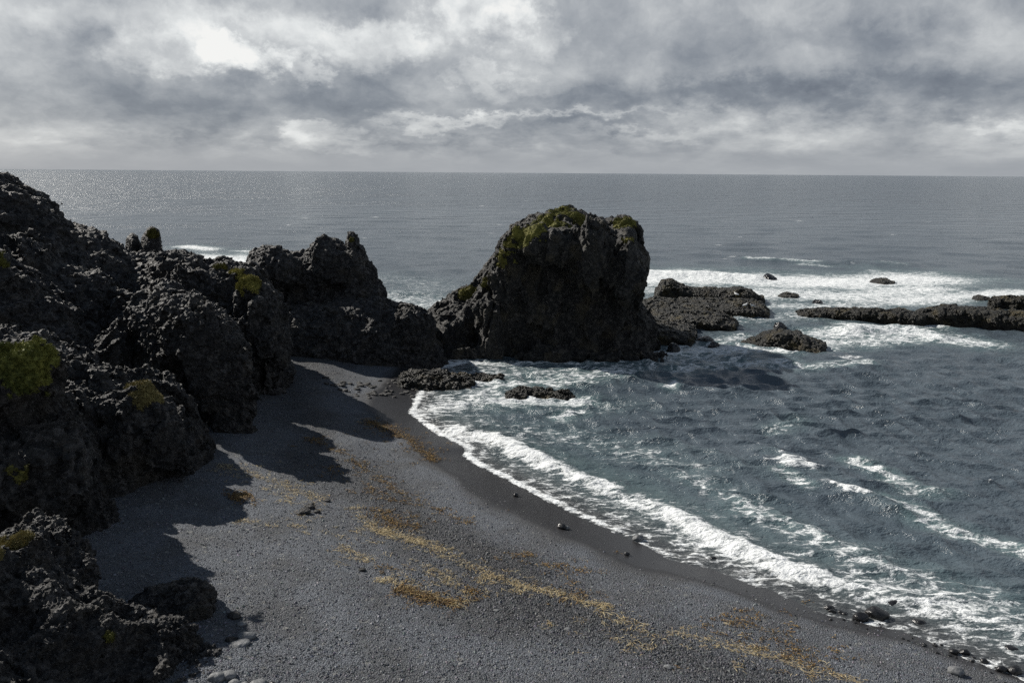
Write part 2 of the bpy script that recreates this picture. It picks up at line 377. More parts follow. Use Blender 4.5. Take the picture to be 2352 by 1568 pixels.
def moss(ob, name, patches, col_a, col_b, up=.15, off=.035, blade=.06, nbl=60, label=None, edge=.55):
    """mat of moss or grass grown over part of a rock: patches = (world point, radius)"""
    V, Q, N = ob_data[ob.name]; m = np.full(len(V), -1.0)
    for c, r in patches:
        r = np.asarray(r, float) * np.ones(3); m = np.maximum(m, 1 - np.sqrt((((V - c) / r) ** 2).sum(1)))
    nz = fbm(V * 2.2 + 11, 5, .7); m = m + nz * edge + np.minimum(N[:, 2] - up, .0) * 1.2
    fm = (m[Q] > .08).all(1); q = Q[fm]
    if len(q) < 4: return
    ids = np.unique(q); inv = np.full(len(V), -1); inv[ids] = np.arange(len(ids))
    v = V[ids] + N[ids] * (off * np.clip(m[ids] * 3, .2, 1) * (1 + .6 * fbm(V[ids] * 5, 2)))[:, None] + N[ids] * (.12 * off * rng.normal(size=len(ids)))[:, None]
    mixv = np.clip(.5 + .75 * fbm(v * 1.3 + 3, 3) + .2 * rng.normal(size=len(ids)), 0, 1)[:, None]; ca, cb = np.array(col_a), np.array(col_b)
    tint = ca * (1 - mixv) + cb * mixv
    F = inv[q]; tris = np.concatenate([F[:, [0, 1, 2]], F[:, [0, 2, 3]]]); VV = [v]; FF = [tris]; TT = [tint]
    nb = int(min(60000, nbl * len(q) * .02 * 10)); pick = rng.integers(0, len(ids), nb)
    b0 = v[pick] + rng.normal(size=(nb, 3)) * .02; nn = N[ids][pick]; dr = nn * .6 + [0, 0, .5] + rng.normal(size=(nb, 3)) * .45; dr /= np.linalg.norm(dr, axis=1, keepdims=True)
    ln = blade * rng.uniform(.5, 1.3, nb)[:, None]; sd_ = np.cross(dr, rng.normal(size=(nb, 3))); sd_ /= np.linalg.norm(sd_, axis=1, keepdims=True); wd = blade * .14
    bv = np.stack([b0 - sd_ * wd - dr * .02, b0 + sd_ * wd - dr * .02, b0 + dr * ln + [0, 0, -.2 * blade]], 1).reshape(-1, 3)
    FF.append(len(v) + np.arange(nb * 3).reshape(-1, 3)); VV.append(bv); TT.append(np.repeat(tint[pick] * rng.uniform(.7, 1.35, (nb, 1)), 3, 0))
    o = mesh_obj(name, np.concatenate(VV), np.concatenate(FF), M_TINT, attrs={'tint': np.concatenate(TT)}, origin=list(ob.location))
    o.location = (0, 0, 0); o.parent = ob
    if label: o['label'] = label
    return o
def near_on(ob, px, py):                                    # nearest rock surface seen at a photo point
    V = ob_data[ob.name][0]; r = ray(px, py); r = r / np.linalg.norm(r); q = V - [0, 0, CAM_Z]; t = q @ r
    d = np.linalg.norm(q - t[:, None] * r, axis=1); c = d < max(.25, d.min() * 1.5); return V[c][t[c].argmin()]
GREEN = ((.055, .058, .014), (.17, .16, .035)); VIVID = ((.05, .062, .014), (.20, .20, .045)); DRY = ((.10, .085, .035), (.26, .22, .09)); OLIVE = ((.045, .045, .014), (.16, .145, .03))

def build_rocks():
    st = rock('sea_stack', 'large steep sea stack with mossy summit rising from the surf at mid right', 'sea stack', 1250, 63,
        [dict(out=[(985, 745), (988, 715), (1030, 690), (1075, 662), (1108, 628), (1144, 584), (1156, 550), (1190, 518), (1235, 490), (1275, 476), (1315, 478), (1345, 492), (1372, 503), (1402, 507), (1445, 500), (1460, 520), (1466, 560), (1478, 595), (1477, 640), (1469, 665), (1471, 700), (1486, 712), (1500, 730), (1504, 900), (975, 900)], w=0, Tf=5.2, Tb=4.5, R=3.2, lean=.18, zr=0),
         dict(out=[(1190, 535), (1158, 556), (1142, 588), (1110, 628), (1076, 662), (1032, 692), (986, 716), (982, 760), (990, 900), (1260, 900), (1260, 560)], w=-.8, Tf=4.6, Tb=3.6, R=1.7, lean=.22, zr=0),],
        blobs=[(1126, 770, -4.6, 24, 100, 1.6, 1), (1040, 760, -2.0, 60, 70, 3, 1), (1178, 640, -3.2, 48, 90, 2, 1), (1085, 790, -6.2, 22, 50, 1.2, -1), (1290, 808, -4.4, 190, 13, 2.6, 1), (1360, 590, -5.6, 50, 70, 1.3, 1), (1440, 640, -5.0, 38, 90, 1.4, 1), (1300, 640, -6.4, 26, 90, 1.0, -1), (1400, 700, -6.4, 14, 130, 1.2, -1), (1250, 560, -5.4, 60, 40, 1.2, 1)],
        vox=.13, mat=M_STACK, stretch=2.2, k=.7, mid=.26, nod=.06, nsz=.36, block=.14, crack=.34, seed=1)
    P = lambda o, *a: [(near_on(o, x, y), r) for x, y, r in a]
    moss(st, 'moss', P(st, (1290, 480, 1.5), (1250, 495, 1.5), (1215, 520, 1.4), (1270, 510, 1.3), (1180, 545, 1.5), (1150, 575, 1.3), (1330, 490, 1.0), (1430, 503, 1.1), (1450, 505, .8)), *GREEN, blade=.07, up=.3, edge=1.0)
    moss(st, 'moss', P(st, (1150, 585, .6), (1165, 560, .7), (1110, 640, .8), (1080, 670, .9), (1140, 600, .7), (1440, 540, .5), (1330, 500, .7)), *OLIVE, blade=.09, up=.05, label='sparse olive moss on the flank')
    s2 = rock('sea_stack', 'dark twin humped stack with a small finger of rock on its crest', 'sea stack', 790, 57,
        [dict(out=[(568, 625), (578, 582), (605, 567), (642, 566), (665, 583), (690, 584), (722, 562), (760, 551), (784, 553), (793, 566), (797, 548), (803, 537), (814, 540), (818, 562), (830, 568), (846, 602), (864, 640), (880, 656), (884, 690), (890, 730), (890, 900), (580, 900)], w=2.8, Tf=2.5, Tb=3, R=1.7, lean=.03),
         dict(out=[(600, 712), (660, 704), (720, 702), (800, 692), (868, 688), (895, 697), (920, 706), (945, 703), (975, 716), (992, 742), (1000, 772), (1014, 800), (1027, 828), (1030, 900), (590, 900)], w=-2.0, Tf=3.0, Tb=4.5, R=2.4, lean=.30, zr=0)],
        blobs=[(640, 620, .6, 50, 50, 1.4, 1), (770, 668, -.6, 120, 20, 1.6, -1), (950, 760, -3.2, 50, 60, 1.5, 1), (807, 556, 2.8, 8, 24, .4, 1), (750, 590, 1.6, 40, 40, 1.2, 1)], vox=.10, mat=M_ROCK, seed=2, big=.35, mid=.16, nod=.08, nsz=.36, k=.3, crack=.18)
    moss(s2, 'moss', P(s2, (806, 542, .3)), *OLIVE, blade=.08, up=-.2)
    cl = rock('cliff', 'long dark lava slope descending from the left edge to a jagged crest', 'cliff', 300, 47,
        [dict(out=[(-420, 330), (-200, 345), (-60, 375), (0, 402), (40, 424), (75, 450), (110, 474), (145, 497), (172, 516), (215, 531), (245, 541), (265, 556), (286, 572), (300, 578), (350, 584), (378, 588), (402, 578), (426, 584), (452, 590), (480, 602), (520, 605), (560, 640), (590, 700), (600, 900), (-420, 900)], w=0, Tf=4.5, Tb=5, R=4, lean=.5, zr=3.0),
         dict(out=[(-300, 520), (-40, 530), (60, 560), (160, 600), (250, 640), (330, 690), (360, 760), (380, 980), (-300, 980)], w=-5, Tf=3.5, Tb=4, R=4, lean=.55, zr=3)],
        blobs=[(75, 590, -3, 30, 40, 1.5, 1), (400, 640, -1, 40, 60, 2, 1), (240, 690, -7, 40, 90, 2.5, -1)], vox=.13, seed=3, zmin=.5, nod=.13, nsz=.5)
    bt = rock('rock_buttress', 'tall rounded rock buttress topped by a dry grass tuft above the cove', 'rock', 560, 45.2,
        [dict(out=[(318, 760), (335, 712), (365, 670), (388, 638), (408, 604), (440, 592), (480, 603), (512, 600), (545, 612), (575, 612), (592, 622), (612, 642), (634, 664), (648, 700), (655, 740), (658, 800), (662, 880), (672, 960), (310, 960)], w=0, Tf=2.7, Tb=3, R=2.6, lean=.25, zr=2)],
        blobs=[(590, 760, -2.2, 50, 110, 1.8, 1), (480, 760, -3, 30, 110, 1.6, -1), (380, 720, -2, 40, 60, 1.4, 1)], vox=.10, seed=4, zmin=.3, stretch=1.3, nod=.11)
    moss(bt, 'grass_tuft', P(bt, (556, 620, .6), (575, 626, .75), (592, 640, .6), (575, 645, .7)), (.15, .14, .03), (.34, .31, .09), blade=.14, up=-.1, nbl=120)
    moss(bt, 'moss', P(bt, (512, 602, .45),), *OLIVE, blade=.1, up=-.1)
    b2 = rock('rock_buttress', 'front rugged buttress with sunlit nodular left flank standing on the gravel', 'rock', 430, 37.8,
        [dict(out=[(296, 830), (302, 775), (316, 738), (350, 702), (385, 672), (420, 676), (460, 694), (505, 700), (540, 735), (556, 800), (563, 880), (566, 960), (572, 1080), (290, 1080)], w=0, Tf=2.0, Tb=1.6, R=2.2, lean=.3, zr=2)],
        blobs=[(345, 722, 3, 45, 45, 2.4, 1), (430, 745, -1.2, 46, 70, 1.4, 1), (478, 800, -2.4, 44, 90, 1.4, 1), (522, 870, -3.2, 40, 110, 1.4, 1), (540, 970, -3.4, 32, 120, 1.4, 1)], vox=.09, seed=5, zmin=.6, stretch=1.3, nod=.14, nsz=.42)
    lump = rock('small_crag', 'small dark pointed lump in the gully beside the front buttress', 'rock', 265, 37,
        [dict(out=[(222, 860), (228, 790), (250, 760), (270, 742), (288, 760), (300, 800), (304, 900), (215, 900)], Tf=2, Tb=2, R=1.4, lean=.15, zr=3)], vox=.09, seed=6, zmin=1.0, big=.2, nod=.1)
    sl = rock('cliff', 'middle lava slope with a mossy knob at the left edge', 'cliff', 80, 37,
        [dict(out=[(-260, 520), (-60, 560), (0, 576), (16, 584), (26, 600), (60, 625), (110, 658), (160, 702), (200, 752), (232, 805), (250, 900), (255, 1000), (-260, 1000)], Tf=4, Tb=5, R=3.5, lean=.7, zr=4)], vox=.11, seed=7, zmin=1.2, nod=.11)
    moss(sl, 'moss', P(sl, (4, 583, .5), (-10, 580, .7)), *GREEN, blade=.12, up=-.1)
    hd = rock('headland', 'rounded lava headland with pale lichen cap ending at the upper gravel', 'rock', 340, 31,
        [dict(out=[(-60, 740), (40, 762), (110, 776), (170, 806), (215, 842), (246, 866), (278, 871), (300, 872), (345, 865), (390, 884), (424, 925), (448, 980), (466, 1030), (477, 1085), (480, 1180), (-60, 1180)], w=0, Tf=3.0, Tb=3.5, R=2.6, lean=.28, zr=2),
         dict(out=[(-60, 800), (100, 832), (180, 882), (240, 925), (300, 955), (335, 1000), (350, 1080), (352, 1200), (-60, 1200)], w=-2.2, Tf=2.4, Tb=3, R=2.2, lean=.6, zr=2)],
        blobs=[(330, 1000, -2.4, 110, 110, 1.6, 1), (215, 915, -.8, 80, 62, 2.2, 1), (160, 960, -2, 70, 80, 2, 1)], vox=.08, seed=8, zmin=1.0, stretch=1.5, nod=.09, nsz=.36)
    moss(hd, 'lichen', P(hd, (345, 872, .5), (365, 885, .5), (345, 900, .5), (285, 873, .3), (335, 915, .4)), *DRY, blade=.10, up=-.2, edge=.8, label='pale dry lichen and grass cap')
    lf = rock('headland', 'shadowed lava bluff at the left edge carrying the big green moss patch', 'rock', 100, 24.6,
        [dict(out=[(-220, 760), (-60, 790), (0, 797), (60, 800), (104, 815), (130, 855), (138, 905), (165, 950), (196, 1000), (218, 1060), (232, 1130), (258, 1182), (280, 1216), (300, 1320), (-220, 1320)], w=0, Tf=2.6, Tb=3.5, R=2.4, lean=.32, zr=3)],
        blobs=[(120, 1080, -2, 110, 110, 1.4, 1), (60, 860, -1.6, 70, 60, 1.2, 1)], vox=.07, seed=9, zmin=1.2, stretch=1.5, nod=.085, nsz=.32)
    moss(lf, 'moss', P(lf, (-10, 812, .9), (25, 812, .9), (65, 815, .9), (100, 835, .8), (40, 850, .8), (85, 870, .8), (112, 895, .6), (115, 920, .35)), *VIVID, blade=.055, up=-.15, edge=.5, nbl=120, label='large vivid green moss patch')
    moss(lf, 'moss', P(lf, (45, 1100, .3), (80, 1098, .2), (15, 1085, .2)), *OLIVE, blade=.05, up=-.4, edge=1.1, label='thin moss streak lower on the face')
    fg = rock('rock_outcrop', 'jagged near lava outcrop filling the bottom left corner', 'rock', 180, 17.7,
        [dict(out=[(-160, 1235), (-40, 1235), (0, 1225), (36, 1196), (62, 1168), (90, 1172), (108, 1194), (140, 1214), (178, 1240), (208, 1274), (216, 1330), (226, 1380), (240, 1480), (240, 1700), (-160, 1700)], w=1.7, Tf=2.7, Tb=.8, R=1.2, lean=.3, zr=3),
         dict(out=[(120, 1420), (226, 1390), (262, 1404), (300, 1420), (345, 1430), (402, 1442), (440, 1470), (474, 1504), (508, 1536), (530, 1600), (560, 1750), (120, 1750)], w=-1.35, Tf=1.3, Tb=1.3, R=.7, lean=.6, zr=2.2),
         dict(out=[(-160, 1290), (-20, 1310), (40, 1335), (75, 1338), (115, 1350), (160, 1390), (212, 1430), (240, 1500), (260, 1700), (-160, 1700)], w=-1.2, Tf=1.2, Tb=1.8, R=.9, lean=.4, zr=3),
         dict(out=[(-160, 1440), (-20, 1480), (40, 1512), (90, 1535), (130, 1548), (200, 1580), (260, 1640), (300, 1750), (-160, 1750)], w=-2.9, Tf=1.3, Tb=1.7, R=.9, lean=.5, zr=3)],
        blobs=[(90, 1430, -1.9, 60, 30, .5, -1)], vox=.042, seed=10, zmin=1.4, big=.28, mid=.22, nod=.085, nsz=.24, mat=M_NEAR, k=.3)
    moss(fg, 'grass_tuft', P(fg, (15, 1222, .35), (35, 1225, .22), (0, 1250, .25), (-15, 1225, .4)), *DRY, blade=.10, up=-.4, nbl=100, edge=.4)
    moss(fg, 'moss', [(near_on(fg, 272, 1457), .14)], *GREEN, blade=.05, up=-.4)
    rk = rock('rock_ridge', 'low black ridge of lava poking out of the gravel beside the near outcrop', 'rock', 400, 19.2,
        [dict(out=[(280, 1400), (305, 1378), (340, 1362), (385, 1349), (420, 1336), (450, 1331), (478, 1344), (490, 1372), (492, 1420), (470, 1470), (280, 1470)], Tf=.65, Tb=.6, R=.5, lean=.3, zr=2.0)], vox=.04, seed=11, zmin=1.2, big=.12, mid=.10, nod=.05, nsz=.2, mat=M_NEAR, k=.2)
    # pinnacles behind the crest
    p1 = rock('rock_pinnacle', 'moss capped pinnacle standing behind the crest of the slope', 'rock', 348, 52,
        [dict(out=[(322, 570), (326, 545), (340, 526), (350, 521), (362, 528), (368, 545), (371, 575), (378, 660), (310, 660)], Tf=1, Tb=1, R=.7)], vox=.07, seed=12, zmin=4, big=.05, mid=.07, nod=.05, crack=.05, block=.06, k=.2)
    moss(p1, 'moss', P(p1, (348, 527, .42)), *OLIVE, blade=.1, up=-.3)
    rock('rock_pinnacle', 'smaller bare pinnacle left of the moss capped one', 'rock', 305, 52,
        [dict(out=[(288, 570), (292, 545), (304, 536), (316, 542), (322, 560), (330, 660), (280, 660)], Tf=.9, Tb=.9, R=.7)], vox=.07, seed=13, zmin=4, big=.05, mid=.07, nod=.05, crack=.05, block=.06, k=.2)
    # reefs in the surf
    rf = lambda label, pc, py0, lay, seed, **k: REEFS.append(rock('reef', label, 'reef', pc, float(on_z(pc, py0)[1]), lay, seed=seed, mat=M_REEF, zmin=-.9, py0=py0, **dict(dict(vox=.10, big=.12, mid=.09, nod=.07, nsz=.35, k=.35, crack=.2, block=.22), **k)))
    rf('brown weed covered reef shelf running out from the foot of the large stack', 1600, 735,
       [dict(zo=[(1466, -2), (1474, .5), (1500, .85), (1560, .8), (1610, .95), (1660, .9), (1700, 1.1), (1740, .9), (1762, .3), (1768, -2)], w=6.0, Tf=3.6, Tb=4.0, R=.55),
        dict(zo=[(1330, -2), (1350, .5), (1420, .9), (1500, 1.0), (1560, .8), (1600, .4), (1615, -2)], w=-8.0, Tf=3.6, Tb=4.6, R=.5),
        dict(zo=[(1480, -2), (1495, .7), (1560, 1.0), (1620, .9), (1670, .7), (1692, .3), (1697, -2)], w=-1.2, Tf=3.0, Tb=3.6, R=.5)], 20)
    rf('humped far reef with brown top behind the shelf beside the large stack', 1620, 690,
       [dict(zo=[(1500, -2), (1506, 1.0), (1520, 1.8), (1540, 1.9), (1562, 1.5), (1590, 1.15), (1650, 1.2), (1700, 1.35), (1728, 1.1), (1742, .5), (1754, .5), (1760, -2)], w=1.2, Tf=1.7, Tb=2.4, R=.7)], 21)
    rf('long low reef with brown weed reaching in from the right edge', 2150, 742,
       [dict(zo=[(1812, -2), (1828, .15), (1870, .5), (1930, .75), (2010, .95), (2080, .9), (2120, .8), (2140, -2)], w=-.9, Tf=1.0, Tb=1.6, R=.5),
        dict(zo=[(2085, -2), (2100, .7), (2130, 1.2), (2165, 1.5), (2240, 1.45), (2300, 1.35), (2360, 1.5), (2480, 1.6), (2600, 1.2), (2620, -2)], w=1.6, Tf=1.9, Tb=2.0, R=.6)], 22)
    rf('dark reef tip showing behind the long reef at the right edge', 2330, 715,
       [dict(zo=[(2260, -2), (2275, .9), (2310, 1.3), (2380, 1.4), (2440, 1.0), (2450, -2)], w=2, Tf=1.0, Tb=1.2, R=.5)], 23)
    rf('domed brown rock awash in front of the long reef', 1795, 790,
       [dict(out=[(1700, 790), (1730, 772), (1760, 760), (1795, 756), (1830, 762), (1865, 775), (1895, 788), (1900, 830), (1690, 830)], Tf=1.8, Tb=1.8, R=1.0, lean=.3)], 24, nod=.06, mid=.05, big=.08, crack=.1)
    rf('flat weedy ledge between the gravel and the twin humped stack', 1010, 882,
       [dict(out=[(915, 862), (950, 853), (1000, 856), (1060, 860), (1085, 866), (1088, 885), (1050, 940), (900, 940)], Tf=1.4, Tb=1.2, R=.5, lean=1.0)], 25, vox=.07, big=.14, mid=.14, nod=.06, nsz=.25)
    rf('thin black ledge tip pointing into the foam off the weedy ledge', 1110, 868,
       [dict(out=[(1070, 866), (1105, 860), (1140, 858), (1152, 864), (1150, 900), (1060, 900)], Tf=.6, Tb=.6, R=.4)], 26, vox=.07, big=.1, mid=.1, nod=.05, nsz=.25)
    rf('low brown ledge awash alone in the foam before the large stack', 1235, 905,
       [dict(out=[(1150, 908), (1185, 893), (1230, 890), (1280, 896), (1320, 904), (1330, 950), (1145, 950)], Tf=.9, Tb=.9, R=.5, lean=.5)], 27, vox=.06, big=.1, mid=.12, nod=.06, nsz=.25)
    sm = [('far black rock at the crest of the outer surf line', 1766, 632, 20, 12), ('foam washed rock at the right end of outer surf', 2025, 640, 34, 9), ('thin dark rock in the foam right of the far reef', 1810, 673, 28, 6),
          ('small dark rock in white water right of the reef shelf', 1878, 689, 14, 7), ('small rock left of the domed brown rock nearest the shelf tip', 1790, 741, 15, 8), ('round black boulder at the toe of the reef shelf', 1546, 792, 17, 16),
          ('low black boulder right of the round one', 1620, 774, 22, 9), ('flat wet rock behind the low black boulder', 1640, 787, 14, 5), ('tiny rock breaking foam far right', 2250, 680, 26, 7),
          ('sliver of rock behind the long reef', 2065, 712, 40, 5)]
    for i, (lab, px, py, rx, rz) in enumerate(sm):
        rx *= .85; rz *= .6; py += rz * .5
        Y = float(on_z(px, py + rz)[1])
        mp = Y / FPX / S
        rock('surf_rock', lab, 'rock', px, Y, [dict(out=[(px - rx, py + rz), (px - rx * .6, py - rz * .3), (px - rx * .1, py - rz), (px + rx * .4, py - rz * .6), (px + rx, py + rz * .6), (px + rx * 1.05, py + rz * 3), (px - rx * 1.05, py + rz * 3)], Tf=max(.4, rx * mp * .35), Tb=max(.4, rx * mp * .35), R=max(.35, rz * mp), lean=.2)],
             vox=max(.06, .0012 * Y), mat=M_REEF if rx > 20 else M_WET, zmin=-.6, big=.08, mid=.10, crack=.1, block=.1, nod=.05, nsz=.3, seed=30 + i, group='rocks standing in the surf', k=.2)
build_rocks()

# ------------------------------------------------------------------ beach
def build_beach():
    x, y, r, Q = polar(5, 190, 900, -72, 60, 900)
    d = land_d(x, y); z = beach_z(x, y, d) + relief(x, y, d)
    fine = fbm(_pts(x, y, 7), 3, .6).reshape(x.shape); wv = np.clip((d - 1.5) / 3, 0, 1) * np.clip(60 / r - .7, 0, 1)
    z = z + .018 * fine * wv
    m, T, b = new_mat('black_gravel'); c = T.coord()
    wob = fbm(_pts(x, y, .25, 5), 4).reshape(x.shape)
    ww_ = np.clip(1.6 - .17 * (x - 3), .2, 1.6); wet = np.clip(1 - (d + wob * 1.2 - ww_) / (.5 + .6 * ww_), 0, 1); coarse = np.exp(-((d + wob * 2 - 6.5) / 2.0) ** 2)
    sp = T.noise(c, 26, 3, .7); vo = T.vor(c, 26, out='Color'); vd = T.vor(c, 26); lg = T.noise(c, .5, 4, .6)
    vs = T.sep(vo)[0]
    dry = T.mix(vs, (.066, .074, .088), (.155, .168, .190)); dry = T.mix(T.smooth(lg, .4, .65), dry, T.mix(.5, dry, (.05, .047, .043)))
    speck = T.smooth(T.sep(T.vor(c, 9, out='Color'))[1], .965, .99); dry = T.mix(T.m('MULTIPLY', speck, .7), dry, (.22, .22, .21))
    co = T.attr('coarse'); dry = T.mix(T.m('MULTIPLY', co, .55), dry, (.030, .029, .029))
    wt = T.attr('wet'); col = T.mix(T.smooth(wt, .1, .8), dry, T.mix(sp, (.022, .022, .024), (.036, .035, .036)))
    T.put(b.inputs['Base Color'], col); T.put(b.inputs['Roughness'], T.smooth(wt, .3, 1, .85, .30)); b.inputs['Specular IOR Level'].default_value = .35
    h = T.m('ADD', T.m('MULTIPLY', vd, -1.0), T.m('MULTIPLY', sp, .6))
    T.put(b.inputs['Normal'], T.bump(h, T.smooth(wt, .9, .2, .12, 1.0), .05))
    o = mesh_obj('beach', np.stack([x, y, z], -1).reshape(-1, 3), Q, m, smooth=True, attrs={'wet': wet.ravel(), 'coarse': coarse.ravel()})
    o['kind'] = 'structure'; o['label'] = 'black gravel beach'
build_beach()

OCTA = np.array([[1, 0, 0], [0, 1, 0], [-1, 0, 0], [0, -1, 0], [0, 0, 1], [0, 0, -1]], float)
OF = np.array([[0, 1, 4], [1, 2, 4], [2, 3, 4], [3, 0, 4], [1, 0, 5], [2, 1, 5], [3, 2, 5], [0, 3, 5]])
def build_gravel(n=330000):
    # spread so that the near beach, where single pebbles can be seen, gets most of them
    r = 1 / rng.uniform(1 / 58, 1 / 12.5, n); a = rng.uniform(R_(-42), R_(42), n); x, y = r * np.sin(a), r * np.cos(a)
    d = land_d(x, y); wob = fbm(_pts(x, y, .25, 5), 4)
    coarse = np.exp(-((d + wob * 2 - 6.5) / 2.0) ** 2)
    keep = (d > 1.6 * np.clip(1.6 - .17 * (x - 3), .2, 1.6) + .3 + wob * .8 + rng.normal(size=n) * .6) & (d < 28) & (rng.random(n) < .55 + .45 * coarse)
    x, y, d, coarse = x[keep], y[keep], d[keep], coarse[keep]; n = len(x); z = ground_z(x, y)
    s = .88 * (.011 + .012 * rng.random(n) ** 2 + .030 * rng.random(n) ** 9 + .016 * coarse * rng.random(n) + .00018 * np.hypot(x, y))
    v = OCTA[None] * (s[:, None, None] * rng.uniform(.6, 1.25, (n, 6, 1))) * np.stack([rng.uniform(.8, 1.5, n), rng.uniform(.8, 1.3, n), np.full(n, .72)], 1)[:, None]
    an = rng.uniform(0, 6.28, n); c, q = np.cos(an)[:, None], np.sin(an)[:, None]
    vx = v[..., 0] * c - v[..., 1] * q; vy = v[..., 0] * q + v[..., 1] * c; vz = v[..., 2] + vx * rng.normal(0, .3, (n, 1))
    V = np.stack([vx + x[:, None], vy + y[:, None], vz + (z + s * .25)[:, None]], -1).reshape(-1, 3)
    F = (OF[None] + 6 * np.arange(n)[:, None, None]).reshape(-1, 3)
    g = .060 + .140 * rng.random(n) ** 1.6; g = np.where(rng.random(n) < .02, .2, g) * (1 - .5 * coarse)
    t = np.stack([g, g * 1.03, g * 1.14], 1) * (1 + rng.normal(0, .06, (n, 3)))
    o = mesh_obj('gravel', V, F, M_PEB, attrs={'tint': np.repeat(np.clip(t, .01, 1), 6, 0)})
    tag(o, 'loose dark pebbles covering the beach', 'gravel', kind='stuff')
build_gravel()

# ------------------------------------------------------------------ drift lines of weed and straw
def ribbons(name, label, lines, n, cols, ln, wd, lift):
    X = []; Y = []
    tot = sum(l[2] for l in lines)
    for pts, width, wt in lines:
        k = int(n * wt / tot / 7) + 2; g = np.array([ground(*p)[:2] for p in pts]); seg = np.linalg.norm(np.diff(g, axis=0), axis=1); cs = np.concatenate([[0], np.cumsum(seg)])
        s = rng.random(k) * cs[-1]
        off = rng.normal(size=k) * width * (.3 + 2.2 * rng.random(k) ** 3)
        cx = np.interp(s, cs, g[:, 0]); cy = np.interp(s, cs, g[:, 1])
        cl = fbm(np.stack([s * .9, np.full(k, width * 7.1), np.full(k, pts[0][0] * .1)], 1), 3)
        kp = rng.random(k) < np.clip(.5 + 1.0 * cl, .08, 1)
        dxy = np.array([g[-1] - g[0]])[0]; dxy /= np.linalg.norm(dxy)
        rp = rng.integers(2, 12, kp.sum()); bx = np.repeat((cx - dxy[1] * off)[kp], rp); by = np.repeat((cy + dxy[0] * off)[kp], rp)
        X.append(bx + rng.normal(size=len(bx)) * .10); Y.append(by + rng.normal(size=len(bx)) * .07)
    x = np.concatenate(X); y = np.concatenate(Y); k = len(x); an = rng.uniform(0, 6.28, k) ; L = ln * rng.uniform(.4, 1.6, k); cur = rng.normal(0, 1.2, k)
    M = 5; V = np.zeros((k, M, 2, 3)); px, py = x.copy(), y.copy(); th = an.copy(); lf = lift * rng.random(k) + .012; W = wd * rng.uniform(.5, 1.4, k)
    for i in range(M):
        t = i / (M - 1); w = W * (1 - .6 * abs(2 * t - 1)); zz = ground_z(px, py) + lf * (.4 + math.sin(math.pi * t)) + .01
        nx, ny = -np.sin(th), np.cos(th)
        V[:, i, 0] = np.stack([px + nx * w, py + ny * w, zz], 1); V[:, i, 1] = np.stack([px - nx * w, py - ny * w, zz + W * rng.normal(0, .5, k)], 1)
        px = px + np.cos(th) * L / M; py = py + np.sin(th) * L / M; th = th + cur / M
    b = np.arange(k)[:, None] * (2 * M) + np.arange(M - 1)[None] * 2
    F = np.stack([b, b + 1, b + 3, b + 2], -1).reshape(-1, 4)
    cols = np.array(cols); ci = cols[rng.integers(0, len(cols), k)] * rng.uniform(.65, 1.25, (k, 1))
    o = mesh_obj(name, V.reshape(-1, 3), F, M_TINT, attrs={'tint': np.repeat(ci, 2 * M, 0)})
    return tag(o, label, 'seaweed', kind='stuff')
def build_wrack():
    ribbons('straw_wrack', 'pale golden straw and dried weed strewn in drift lines along the beach', [
        ([(505, 1070), (570, 1090), (640, 1110), (700, 1135), (755, 1150)], .35, 1.6), ([(620, 1120), (680, 1150), (740, 1160)], .5, .7),
        ([(810, 1165), (850, 1205), (900, 1235), (980, 1250), (1030, 1270)], .22, 1.3), ([(850, 1210), (930, 1235), (1000, 1265), (1060, 1290), (1120, 1320), (1180, 1345), (1250, 1362)], .20, 1.7),
        ([(1190, 1350), (1265, 1365), (1340, 1385), (1400, 1400)], .16, 1.2), ([(1060, 1300), (1130, 1345), (1200, 1370)], .5, .5),
        ([(510, 1210), (560, 1200), (640, 1212), (700, 1215)], .18, .5), ([(700, 1170), (760, 1220), (800, 1260), (850, 1290)], .45, .8),
        ([(790, 1255), (830, 1285)], .3, .3), ([(870, 1330), (950, 1355), (1060, 1390)], .28, 1.0), ([(930, 1300), (1010, 1310), (1060, 1335)], .25, .5), ([(880, 1345), (960, 1330), (1040, 1325)], .5, .4),
        ([(1240, 1430), (1330, 1440), (1420, 1470), (1500, 1490)], .35, .5), ([(1380, 1400), (1460, 1440), (1600, 1470), (1760, 1500)], .5, .8), ([(1700, 1480), (1850, 1530), (1990, 1560)], .5, .8)],
        10500, [(.46, .37, .20), (.38, .29, .15), (.54, .46, .29), (.30, .22, .12), (.24, .19, .11)], .20, .0065, .03)
    ribbons('kelp_wrack', 'rust brown kelp tangles lying along the drift lines of the beach', [
        ([(700, 1000), (780, 1040), (860, 1090), (930, 1140), (1000, 1170), (1080, 1200)], .55, 2.4), ([(850, 965), (940, 1010), (1000, 1060)], .45, 1.6), ([(840, 960), (900, 990)], .5, .5),
        ([(910, 1350), (1000, 1375), (1065, 1390)], .22, 1.2), ([(530, 1145), (570, 1140)], .35, .5), ([(860, 1290), (900, 1310)], .22, .4), ([(850, 1170), (920, 1210), (960, 1215)], .4, .7),
        ([(1180, 1270), (1300, 1300), (1330, 1390)], .7, .5), ([(1660, 1410), (1800, 1470), (1900, 1540)], .8, .6), ([(720, 1060), (900, 1160)], .5, .5), ([(1080, 1355), (1120, 1360)], .2, .25)],
        15000, [(.13, .075, .028), (.18, .11, .04), (.08, .05, .025), (.22, .14, .05), (.06, .042, .025), (.28, .20, .09)], .15, .013, .035)
build_wrack()

